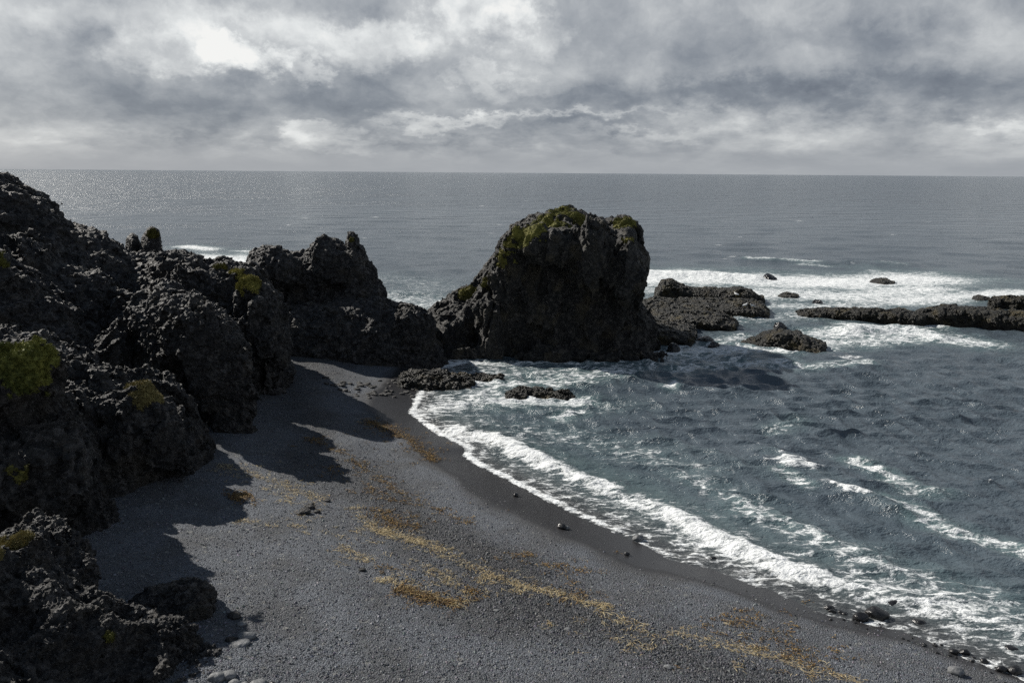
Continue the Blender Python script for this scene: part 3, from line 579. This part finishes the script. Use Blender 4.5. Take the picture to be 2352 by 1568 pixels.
# ------------------------------------------------------------------ sea
def stroke(pts): return [tuple(on_z(*p)[:2]) for p in pts]
FOAM = [  # line, half width (m), strength
    ([(1490, 640), (1600, 636), (1700, 640), (1900, 648), (2110, 640)], 8, 1.0), ([(1480, 628), (1600, 634)], 3, 1.0), ([(1560, 668), (1760, 672), (1960, 682), (2120, 662)], 6, .85), ([(2060, 690), (2200, 680), (2360, 670)], 4, .9),
    ([(1760, 700), (1900, 705), (2050, 695)], 4, .68), ([(1700, 732), (1790, 728), (1850, 722)], 3, .6), ([(1890, 768), (2000, 762), (2130, 772), (2230, 786)], 2.6, .85), ([(1850, 785), (1960, 785), (2080, 778)], 2, .75), ([(2100, 745), (2250, 742), (2352, 738)], 1.2, .8), ([(1940, 742), (2010, 748)], 1.2, 1),
    ([(1480, 815), (1600, 808), (1690, 800)], 2.4, .80), ([(1560, 850), (1680, 832), (1800, 830)], 1.4, .72), ([(1690, 800), (1790, 806), (1900, 795)], 1.4, .75), ([(1700, 770), (1640, 790), (1560, 800)], 1.5, .65), ([(1030, 822), (1120, 835), (1250, 832), (1420, 826), (1540, 806)], 1.0, .75),
    ([(1100, 850), (1250, 855), (1400, 850), (1560, 830), (1660, 815)], 2.6, .58), ([(1090, 878), (1200, 880), (1330, 868), (1440, 848)], 1.8, .72), ([(975, 950), (1060, 925), (1150, 918), (1330, 915)], 1.6, .8), ([(1040, 930), (1100, 905), (1150, 880)], 1.2, .72), ([(1060, 832), (1000, 842), (950, 845)], .8, .95),
    ([(1780, 838), (1860, 843), (1980, 835)], 1.0, .7), ([(1960, 1048), (2010, 1080), (2065, 1112)], .55, .85), ([(2030, 1148), (2080, 1165), (2120, 1182)], .5, .8), ([(2080, 1130), (2160, 1135)], .5, .6), ([(2110, 1190), (2200, 1222), (2352, 1262)], .6, .75),
    ([(1790, 1090), (1850, 1118)], .4, .75), ([(1780, 985), (1830, 965)], .8, .55), ([(1535, 888), (1550, 878)], .5, .9), ([(1290, 958), (1330, 950)], .6, .75), ([(1720, 597), (1790, 599), (1870, 604)], 1.0, .85), ([(1840, 607), (1900, 612)], 1.3, .65), ([(1990, 605), (2080, 610)], 1.0, .5),
    ([(430, 565), (480, 572)], 2.5, .9), ([(430, 590), (500, 594), (580, 600)], 7, .95), ([(560, 575), (590, 577)], 2.5, .9), ([(890, 690), (990, 700)], 9, .62), ([(880, 640), (1000, 660)], 7, .42),
    ([(1200, 985), (1330, 1010), (1500, 1050)], 1.6, .5), ([(1330, 940), (1420, 925)], 1.5, .45), ([(1500, 1050), (1620, 1080)], 1.0, .45), ([(1560, 1090), (1640, 1125), (1760, 1180)], 1.0, .5), ([(1700, 1170), (1860, 1235), (2000, 1300)], .9, .62), ([(1980, 1290), (2150, 1340), (2352, 1400)], 1.2, .62), ([(2000, 1350), (2150, 1390), (2352, 1450)], 2.0, .70)]
BREAK = stroke([(1030, 985), (1130, 1008), (1200, 1042), (1300, 1080), (1400, 1122), (1500, 1163), (1600, 1212), (1700, 1262), (1800, 1306), (1950, 1345), (2100, 1386), (2250, 1424), (2352, 1460), (2500, 1500)])
SWELLS = [([(1760, 1040), (1840, 1075), (1940, 1130), (2060, 1180)], .32, 1.0), ([(1500, 1010), (1640, 1050), (1760, 1090)], .22, 1.2), ([(1720, 596), (1870, 603), (2080, 608)], .55, 2.2), ([(1490, 630), (1600, 632), (1720, 640)], 1.0 * .6, 3.0), ([(1950, 762), (2050, 760), (2140, 772)], .5, 1.2), ([(1700, 1165), (1860, 1232), (2000, 1295)], .28, .9)]
def build_sea():
    x, y, r, Q = polar(11, 26000, 1500, -54, 54, 1100)
    d = -land_d(x, y)                                        # metres out from the shoreline
    dr = np.gradient(r, axis=0); gz = np.clip(d / 9, 0.05, 1)
    FB = -.04; z = np.zeros_like(x); hx = np.zeros_like(x); hy = np.zeros_like(x)
    mod = 1 + .45 * fbm(_pts(x, y, .06, 2), 2).reshape(x.shape)
    R2 = np.random.default_rng(3)
    for i in range(70):
        lam = .6 * (15 / .6) ** ((i + R2.random()) / 70); k = 2 * math.pi / lam
        th = R_(-102) + R2.normal(0, .48); kx, ky = k * math.cos(th), k * math.sin(th)
        a = .0068 * lam * (1.2 if lam < 1.8 else (1.8 / lam) ** .75)
        f = np.clip((lam / np.maximum(dr, .02) - 2.2) / 2.5, 0, 1) * a * (1 + .8 * np.clip((r - 130) / 200, 0, 1)) * np.minimum(gz * (1.6 if lam < 3 else 1), 1) * mod * (1.8 if lam < 1.8 else 1)
        ph = kx * x + ky * y + R2.random() * 6.28; s_, c_ = np.sin(ph), np.cos(ph)
        z += f * s_; hx += f * c_ * math.cos(th) * .8; hy += f * c_ * math.sin(th) * .8
    near = r < 170; X, Y = x[near], y[near]; dd = d[near]
    foam = np.zeros_like(X); aer = np.zeros_like(X)
    wob = fbm(_pts(X, Y, .35, 1), 4) ; wob2 = fbm(_pts(X, Y, .9, 8), 3)
    for pts, wdt, st in FOAM:
        q = line_dist(stroke(pts), X, Y) / (wdt * (1 + .55 * wob)); g = (st + (FB if np.mean([p[1] for p in pts]) < 800 else -.06)) * np.exp(-q ** 2 * .8); foam = np.maximum(foam, g); aer = np.maximum(aer, st * np.exp(-(q / 1.7) ** 2))
    near_w = 5.5 + 2 * wob
    band = (.47 + .26 * wob2) * np.clip(1.25 - dd / near_w, 0, 1) * (Y < 62) * (np.hypot(X + 2, Y - 40) < 60)
    edge = np.exp(-((dd - .22) / .30) ** 2) * np.clip(1 - .11 * (X - 2), .3, 1); foam = np.maximum(foam, np.maximum(band, edge * (Y < 60)))
    bd = line_dist(BREAK, X, Y); sd_b = -poly_dist(BREAK + [(60, -20), (-60, -20), (-60, 50)], X, Y)     # + on the shore side
    h = (.26 + .14 * wob) * np.clip((BREAK[-1][0] + 4 - X) / 14, .25, 1)
    prof = np.where(sd_b > 0, np.exp(-(sd_b / .55) ** 2), np.exp(-(sd_b / 1.5) ** 2))
    zz = z[near] + h * prof * np.clip(dd / 1.5, 0, 1)
    foam = np.maximum(foam, np.where(sd_b > 0, np.exp(-(sd_b / (1.15 + .5 * wob2)) ** 2), np.exp(-(sd_b / (.50 + .3 * wob)) ** 2)) * np.clip(.90 + .30 * wob2 + .25 * wob - .35 * np.clip((X - 9) / 6, 0, 1), .55, 1))
    aer = np.maximum(aer, .75 * np.exp(-(bd / 2.6) ** 2)); aer = np.maximum(aer, .5 * np.clip(1.2 - dd / 9, 0, 1) * (Y < 60))
    for pts, hh, wd in SWELLS:
        q = line_dist(stroke(pts), X, Y) / (wd * (1 + .4 * wob)); zz += hh * np.exp(-q ** 2) * (1 + .5 * wob2); aer = np.maximum(aer, .35 * np.exp(-q ** 2))
    fo = np.clip(foam, 0, .93); zz += fo * (.05 * fbm(_pts(X, Y, 2.6), 3) + .03 * np.abs(fbm(_pts(X, Y, 6), 2)))
    z[near] = zz; foam_a = np.zeros_like(x); aer_a = np.zeros_like(x); foam_a[near] = fo; aer_a[near] = np.clip(aer, 0, 1)
    crest = np.clip((z - .26) / .14, 0, 1) * (r < 170) * (fbm(_pts(x, y, .12, 6), 3).reshape(x.shape) > .25); foam_a = np.maximum(foam_a, crest * .8)
    # scattered whitecaps farther out
    for i in range(90):
        rr = R2.uniform(60, 420); aa = R_(R2.uniform(-32, 34)); cx, cy = rr * math.sin(aa), rr * math.cos(aa)
        if land_d(np.array([cx]), np.array([cy]))[0] > -6: continue
        i0 = np.argmin(abs(r[:, 0] - rr)); sl = slice(max(0, i0 - 6), i0 + 7)
        gx = (x[sl] - cx) / R2.uniform(.8, 2.2); gy = (y[sl] - cy) / (.35 + .004 * rr)
        foam_a[sl] = np.maximum(foam_a[sl], R2.uniform(.6, .95) * np.exp(-gx ** 2 - gy ** 2))
    V = np.stack([x + hx, y + hy, z], -1).reshape(-1, 3)
    m, T, b = new_mat('sea_water'); c = T.coord(); fa = T.attr('foam'); ae = T.attr('aerated')
    wp = T.v('SUBTRACT', T.noise(c, 1.1, 4, .6, col=True), (.5, .5, .5)); cw = T.v('ADD', c, T.v('SCALE', wp, scale=1.1))
    l1 = T.smooth(T.vor(T.v('MULTIPLY', cw, (.7, 1.7, 1)), 1.1, 'DISTANCE_TO_EDGE'), .22, .0); l2 = T.smooth(T.vor(T.v('MULTIPLY', cw, (.6, 1.8, 1)), 3.2, 'DISTANCE_TO_EDGE'), .25, .0)
    nz = T.noise(T.v('MULTIPLY', c, (.6, 1.8, 1)), 2.0, 7, .72, .5)
    pat = T.m('ADD', T.m('ADD', T.m('MULTIPLY', l1, .32), T.m('MULTIPLY', l2, .26)), T.m('MULTIPLY', T.smooth(nz, .3, .72), .6))
    ff = T.smooth(T.m('ADD', T.m('MULTIPLY', fa, 1.12), T.m('MULTIPLY', pat, .92)), 1.00, 1.55)
    big = T.noise(T.v('MULTIPLY', c, (.5, 1, 1)), .02, 4, .6)
    deep = T.mix(T.smooth(big, .35, .65), (.064, .084, .101), (.080, .101, .120)); col = T.mix(T.m('MAXIMUM', T.smooth(ae, .1, 1, 0, .75), T.attr('shallow')), deep, T.mix(T.attr('shallow'), (.12, .185, .185), (.050, .054, .056)))
    foamc = T.mix(T.noise(c, 5, 4, .7), (.66, .69, .70), (.88, .89, .89))
    T.put(b.inputs['Base Color'], T.mix(ff, col, foamc)); T.put(b.inputs['Roughness'], T.mix(ff, (.15,) * 3, (.75,) * 3)); b.inputs['IOR'].default_value = 1.333
    T.put(b.inputs['Specular IOR Level'], T.mix(ff, (.85,) * 3, (.2,) * 3))
    dist = T.v('LENGTH', c)
    n1 = T.noise(T.v('MULTIPLY', c, (.75, 1.2, 1)), .9, 5, .62, .3); n2 = T.noise(T.v('MULTIPLY', c, (1, 1.5, 1)), 5.5, 3, .6, .2); n3 = T.noise(T.v('MULTIPLY', c, (.5, 1, 1)), .11, 5, .6)
    hgt = T.m('ADD', T.m('MULTIPLY', n1, .95), T.m('ADD', T.m('MULTIPLY', n2, .24), T.m('MULTIPLY', n3, T.smooth(dist, 60, 500, 0, 26.0))))
    nb = T.bump(hgt, T.smooth(big, .3, .7, .55, .95), 1.0 * .45)
    fb = T.bump(T.m('ADD', pat, T.noise(c, 9, 4, .7)), T.m('MULTIPLY', ff, .6), .06, nb)
    T.put(b.inputs['Normal'], fb)
    o = mesh_obj('sea', V, Q, m, smooth=True, attrs={'foam': foam_a.ravel(), 'aerated': aer_a.ravel(), 'shallow': np.clip(1.15 - d / 4.5, 0, 1).ravel()}); o['kind'] = 'structure'; o['label'] = 'grey blue sea with white surf'
build_sea()

# ------------------------------------------------------------------ single stones, driftwood, birds
def ico(sub=3):
    import bmesh
    bm = bmesh.new(); bmesh.ops.create_icosphere(bm, subdivisions=sub, radius=1); bm.verts.ensure_lookup_table()
    V = np.array([v.co for v in bm.verts]); F = np.array([[v.index for v in f.verts] for f in bm.faces]); bm.free(); return V, F
ICO = ico(3)
def stone(name, label, px, py, rx, mat, flat=.6, sink=.3, group=None, sea=False, seed=0, long=1.2, cat='stone'):
    p = on_z(px, py, 0.0) if sea else ground(px, py); dist = math.hypot(p[0], p[1]); r = rx * dist / FPX / S * .95 / 1.0 * S * S if False else rx * dist / (FPX / S)
    V, F = ICO; v = V.copy(); n = fbm(v * 1.1 + seed * 5.1, 2); n2 = fbm(v * 3 + seed, 2)
    v = v * (1 + .28 * n + .06 * n2)[:, None]
    for q in range(5):                                      # a few broad worn facets
        a = np.random.default_rng(seed * 9 + q).normal(size=3); a /= np.linalg.norm(a); t = v @ a; v -= np.maximum(t - .78, 0)[:, None] * a * .8
    v *= [r * long, r, r * flat]; an = seed * 2.4; c, s = math.cos(an), math.sin(an)
    if long > 1.15: c, s = math.cos(seed % 3 * .3 - .3), math.sin(seed % 3 * .3 - .3)
    v = np.stack([v[:, 0] * c - v[:, 1] * s, v[:, 0] * s + v[:, 1] * c, v[:, 2]], 1)
    gz = 0.0 if sea else float(ground_z(np.array([p[0]]), np.array([p[1]]))[0])
    o = mesh_obj(name, v, F, mat, smooth=True); o.location = (p[0], p[1], gz + r * flat * (1 - sink * 2) * .7)
    return tag(o, label, cat, group)
def build_stones():
    G = 'pale rounded stones on the gravel'
    for i, (lab, px, py, rx, fl) in enumerate([
        ('largest pale stone lying alone on gravel near the low ridge rock', 565, 1462, 17, .65), ('flat pale stone half buried below the large one', 548, 1478, 20, .3), ('small pale stone touching the front of the largest one', 563, 1478, 8, .5),
        ('flat pale stone on gravel behind the largest one', 555, 1432, 11, .4), ('grey stone against the foot of near outcrop', 497, 1558, 17, .7), ('rounded pale stone second from the outcrop at the bottom edge', 523, 1554, 17, .75),
        ('pale stone at the bottom edge between two rounder ones', 537, 1568, 12, .6), ('flat stone at the bottom edge right of the pale stones', 590, 1572, 20, .5), ('small dark pebble at the right end of the bottom stones', 625, 1568, 7, .6), ('tiny pale stone in bottom stone group', 562, 1572, 9, .6),
        ('flat pale stone bedded in the lower middle gravel', 1060, 1528, 8, .35), ('grey rounded stone lying on lower right gravel', 1632, 1630, 9, .6), ('pale flat pebble below the straw line', 1303, 1443, 7, .4), ('white pebble below the rust kelp tangle', 1140, 1400, 6, .4),
        ('rounded stone low on the right gravel', 1535, 1533, 9, .6), ('white pebble near the bottom middle', 1020, 1568, 6, .5)]):
        stone('beach_stone', lab, px, py, rx, M_STONE if 'dark' not in lab else M_WET, fl, group=G, seed=i + 1)
    G = 'dark boulders at the edge of the wash'
    W_ = [(1465, 1240, 11, 'grey boulder where the wash first meets wet sand', 1), (1440, 1273, 6, 'small dark stone on wet sand below the grey boulder', 0), (1604, 1272, 7, 'small black stone in the thin wash', 0), (1593, 1253, 6, 'tiny black stone beyond it in foam', 0), (1640, 1288, 9, 'flat wet stone at wash edge', 0),
          (2014, 1420, 20, 'largest wet black boulder at the foam edge', 0), (2048, 1402, 19, 'glossy sloping black boulder behind the largest one', 0), (2005, 1404, 10, 'pointed black boulder touching the largest one', 0), (1976, 1422, 13, 'low black boulder left of the largest one', 0), (2108, 1436, 13, 'isolated black boulder right of the largest one', 0),
          (2205, 1450, 15, 'flat grey boulder in foam toward the right edge', 0), (1957, 1386, 10, 'half sunk boulder in the wash', 0), (1985, 1384, 11, 'dark boulder washed over by foam', 0), (1905, 1400, 10, 'dark stone at the left end of the boulder line', 0), (1912, 1406, 7, 'small stone beside left end of boulder line', 0), (1930, 1408, 6, 'little black stone in the boulder line', 0), (1940, 1411, 6, 'second little black stone in the boulder line', 0),
          (1888, 1362, 7, 'small stone in wash above the boulder line', 0), (1912, 1362, 8, 'dark stone standing in the thin foam', 0), (2215, 1500, 9, 'dark stone in foam by the right shore', 0), (2322, 1502, 14, 'angular black boulder in foam near the right edge', 0), (2260, 1520, 7, 'small black stone near the right edge', 0), (2190, 1498, 8, 'small black stone among right shore pebbles', 0), (2195, 1545, 13, 'grey stone on gravel near the bottom right', 1), (2300, 1540, 9, 'stone in the bottom right corner foam', 0), (2330, 1545, 12, 'wide black stone in the bottom right corner', 0),
          (1290, 1212, 9, 'dark stone alone on the wet sand', 0), (1302, 1214, 6, 'pale small stone beside the lone dark stone', 1), (1185, 1138, 6, 'small stone on the middle wet sand', 0), (1780, 1330, 6, 'dark pebble at wash line', 0)]
    for i, (px, py, rx, lab, pale) in enumerate(W_):
        stone('shore_boulder', lab, px, py, rx * 1.05, M_STONE if pale else M_WET, .85, .12, G, seed=40 + i, cat='boulder')
    for k in range(45):
        t = rng.random() ** .8; px = 1900 + 440 * t + rng.normal() * 12; py = 1398 + 128 * t + 25 * t * t + abs(rng.normal()) * 10 - 3
        stone('shore_pebble', 'small black stone scattered along the lower right wash edge', px, py, rng.uniform(2, 4.5), M_WET, .7, .15, 'small stones scattered along the wash edge', seed=400 + k)
    G = 'angular dark rocks on the middle gravel'
    for i, (px, py, rx, lab) in enumerate([(700, 1178, 13, 'largest angular rock of the middle gravel cluster'), (712, 1166, 10, 'upper rock of the middle gravel cluster'), (728, 1176, 8, 'right rock of middle gravel cluster'), (688, 1182, 8, 'left rock of the middle gravel cluster'), (752, 1150, 7, 'outlying rock above the middle gravel cluster'), (715, 1158, 6, 'smallest rock of the middle gravel cluster'), (832, 1310, 8, 'lone dark rock beside the brown kelp'), (540, 1415, 14, 'flat dark rock behind the pale stone on near gravel'), (530, 1470, 11, 'dark low rock left of the largest pale stone')]):
        stone('dark_rock', lab, px, py, rx, M_ROCK, .65, .25, G, seed=80 + i, cat='rock')
    # low broken stones across the far cove
    k = 0
    for a, b, n, sp in [((750, 885), (880, 880), 26, 7), ((790, 898), (860, 905), 12, 4), ((850, 905), (950, 902), 20, 4), ((880, 878), (930, 868), 10, 5)]:
        for q in range(n):
            t = rng.random(); px = a[0] + (b[0] - a[0]) * t + rng.normal() * 6; py = a[1] + (b[1] - a[1]) * t + rng.normal() * sp
            stone('cove_stone', 'small wet stone among those strewn across the far cove sand', px, py, rng.uniform(3, 7), M_ROCK, .5, .2, 'stones strewn across the far cove sand', seed=200 + k); k += 1
def tube(pts, rad, ns=8):
    pts = np.array(pts, float); n = len(pts); V = []
    for i, p in enumerate(pts):
        t = pts[min(i + 1, n - 1)] - pts[max(i - 1, 0)]; t /= np.linalg.norm(t); a = np.cross(t, [0, 0, 1.0]); a /= np.linalg.norm(a) + 1e-9; b = np.cross(t, a)
        for q in range(ns): V.append(p + rad[i] * (a * math.cos(6.2832 * q / ns) + b * math.sin(6.2832 * q / ns)))
    F = [[i * ns + q, i * ns + (q + 1) % ns, (i + 1) * ns + (q + 1) % ns, (i + 1) * ns + q] for i in range(n - 1) for q in range(ns)]
    return np.array(V), np.array(F)
def build_small():
    a, b = ground(1254, 1360), ground(1284, 1368); P = [a + (b - a) * t + [0, 0, .05 + .012 * math.sin(5 * t)] for t in np.linspace(0, 1, 9)]
    V, F = tube(P, [.01, .035, .042, .044, .045, .043, .04, .034, .01]); tag(mesh_obj('driftwood', V, F, M_WOOD, smooth=True, origin=list(P[0])), 'bleached driftwood stick lying on the straw line', 'driftwood')
    P = [ground(*p) + [0, 0, .025] for p in [(838, 1436), (850, 1440), (862, 1450), (872, 1456), (880, 1457), (888, 1455)]]
    P = [P[int(i)] * (1 - i % 1) + P[min(int(i) + 1, 5)] * (i % 1) for i in np.linspace(0, 5, 22)]; P = [p + rng.normal(0, .012, 3) * [1, 1, .3] for p in P]
    V, F = tube(P, [.012] * 22, 6); tag(mesh_obj('rope', V, F, M_WOOD, smooth=True, origin=list(P[0])), 'thin pale strand curled on the near gravel', 'rope')
    # gulls resting on the reef
    def gull(label, px, py, face, z):
        p = near_on(REEFS[z], px, py) - [0, 0, .03]; e = bpy.data.objects.new('seagull', None); SC.collection.objects.link(e); e.location = p; e.rotation_euler = (0, 0, face); tag(e, label, 'seagull', 'gulls resting on the reef')
        def lo(path, rad, name, mat, sc=(1, 1, 1)):
            V, F = tube(path, rad, 10); V = V * sc; return mesh_obj(name, V, F, mat, parent=e, smooth=True)
        lo([(-.30, 0, .17), (-.24, 0, .18), (-.1, 0, .2), (.04, 0, .23), (.14, 0, .27), (.19, 0, .34), (.22, 0, .39), (.26, 0, .40), (.285, 0, .395)], [.01, .04, .09, .11, .09, .055, .05, .045, .008], 'body', M_WHITE)
        lo([(.275, 0, .392), (.31, 0, .388), (.335, 0, .375)], [.018, .013, .003], 'beak', M_BEAK)
        for s in (-1, 1):
            lo([(.08, .085 * s, .26), (-.05, .10 * s, .25), (-.2, .06 * s, .22), (-.36, .02 * s, .19)], [.02, .05, .04, .005], 'wing', M_GREY)
            lo([(0, .035 * s, .14), (.005, .035 * s, .0)], [.009, .009], 'leg', M_BEAK)
    gull('lone white gull resting on the far humped reef', 1692, 680, 2.2, 1)
    gull('white gull on the shelf, left one of the pair', 1712, 700, .4, 0)
    gull('white gull on the shelf, right one of the pair', 1728, 700, 3.4, 0)
build_stones(); build_small()
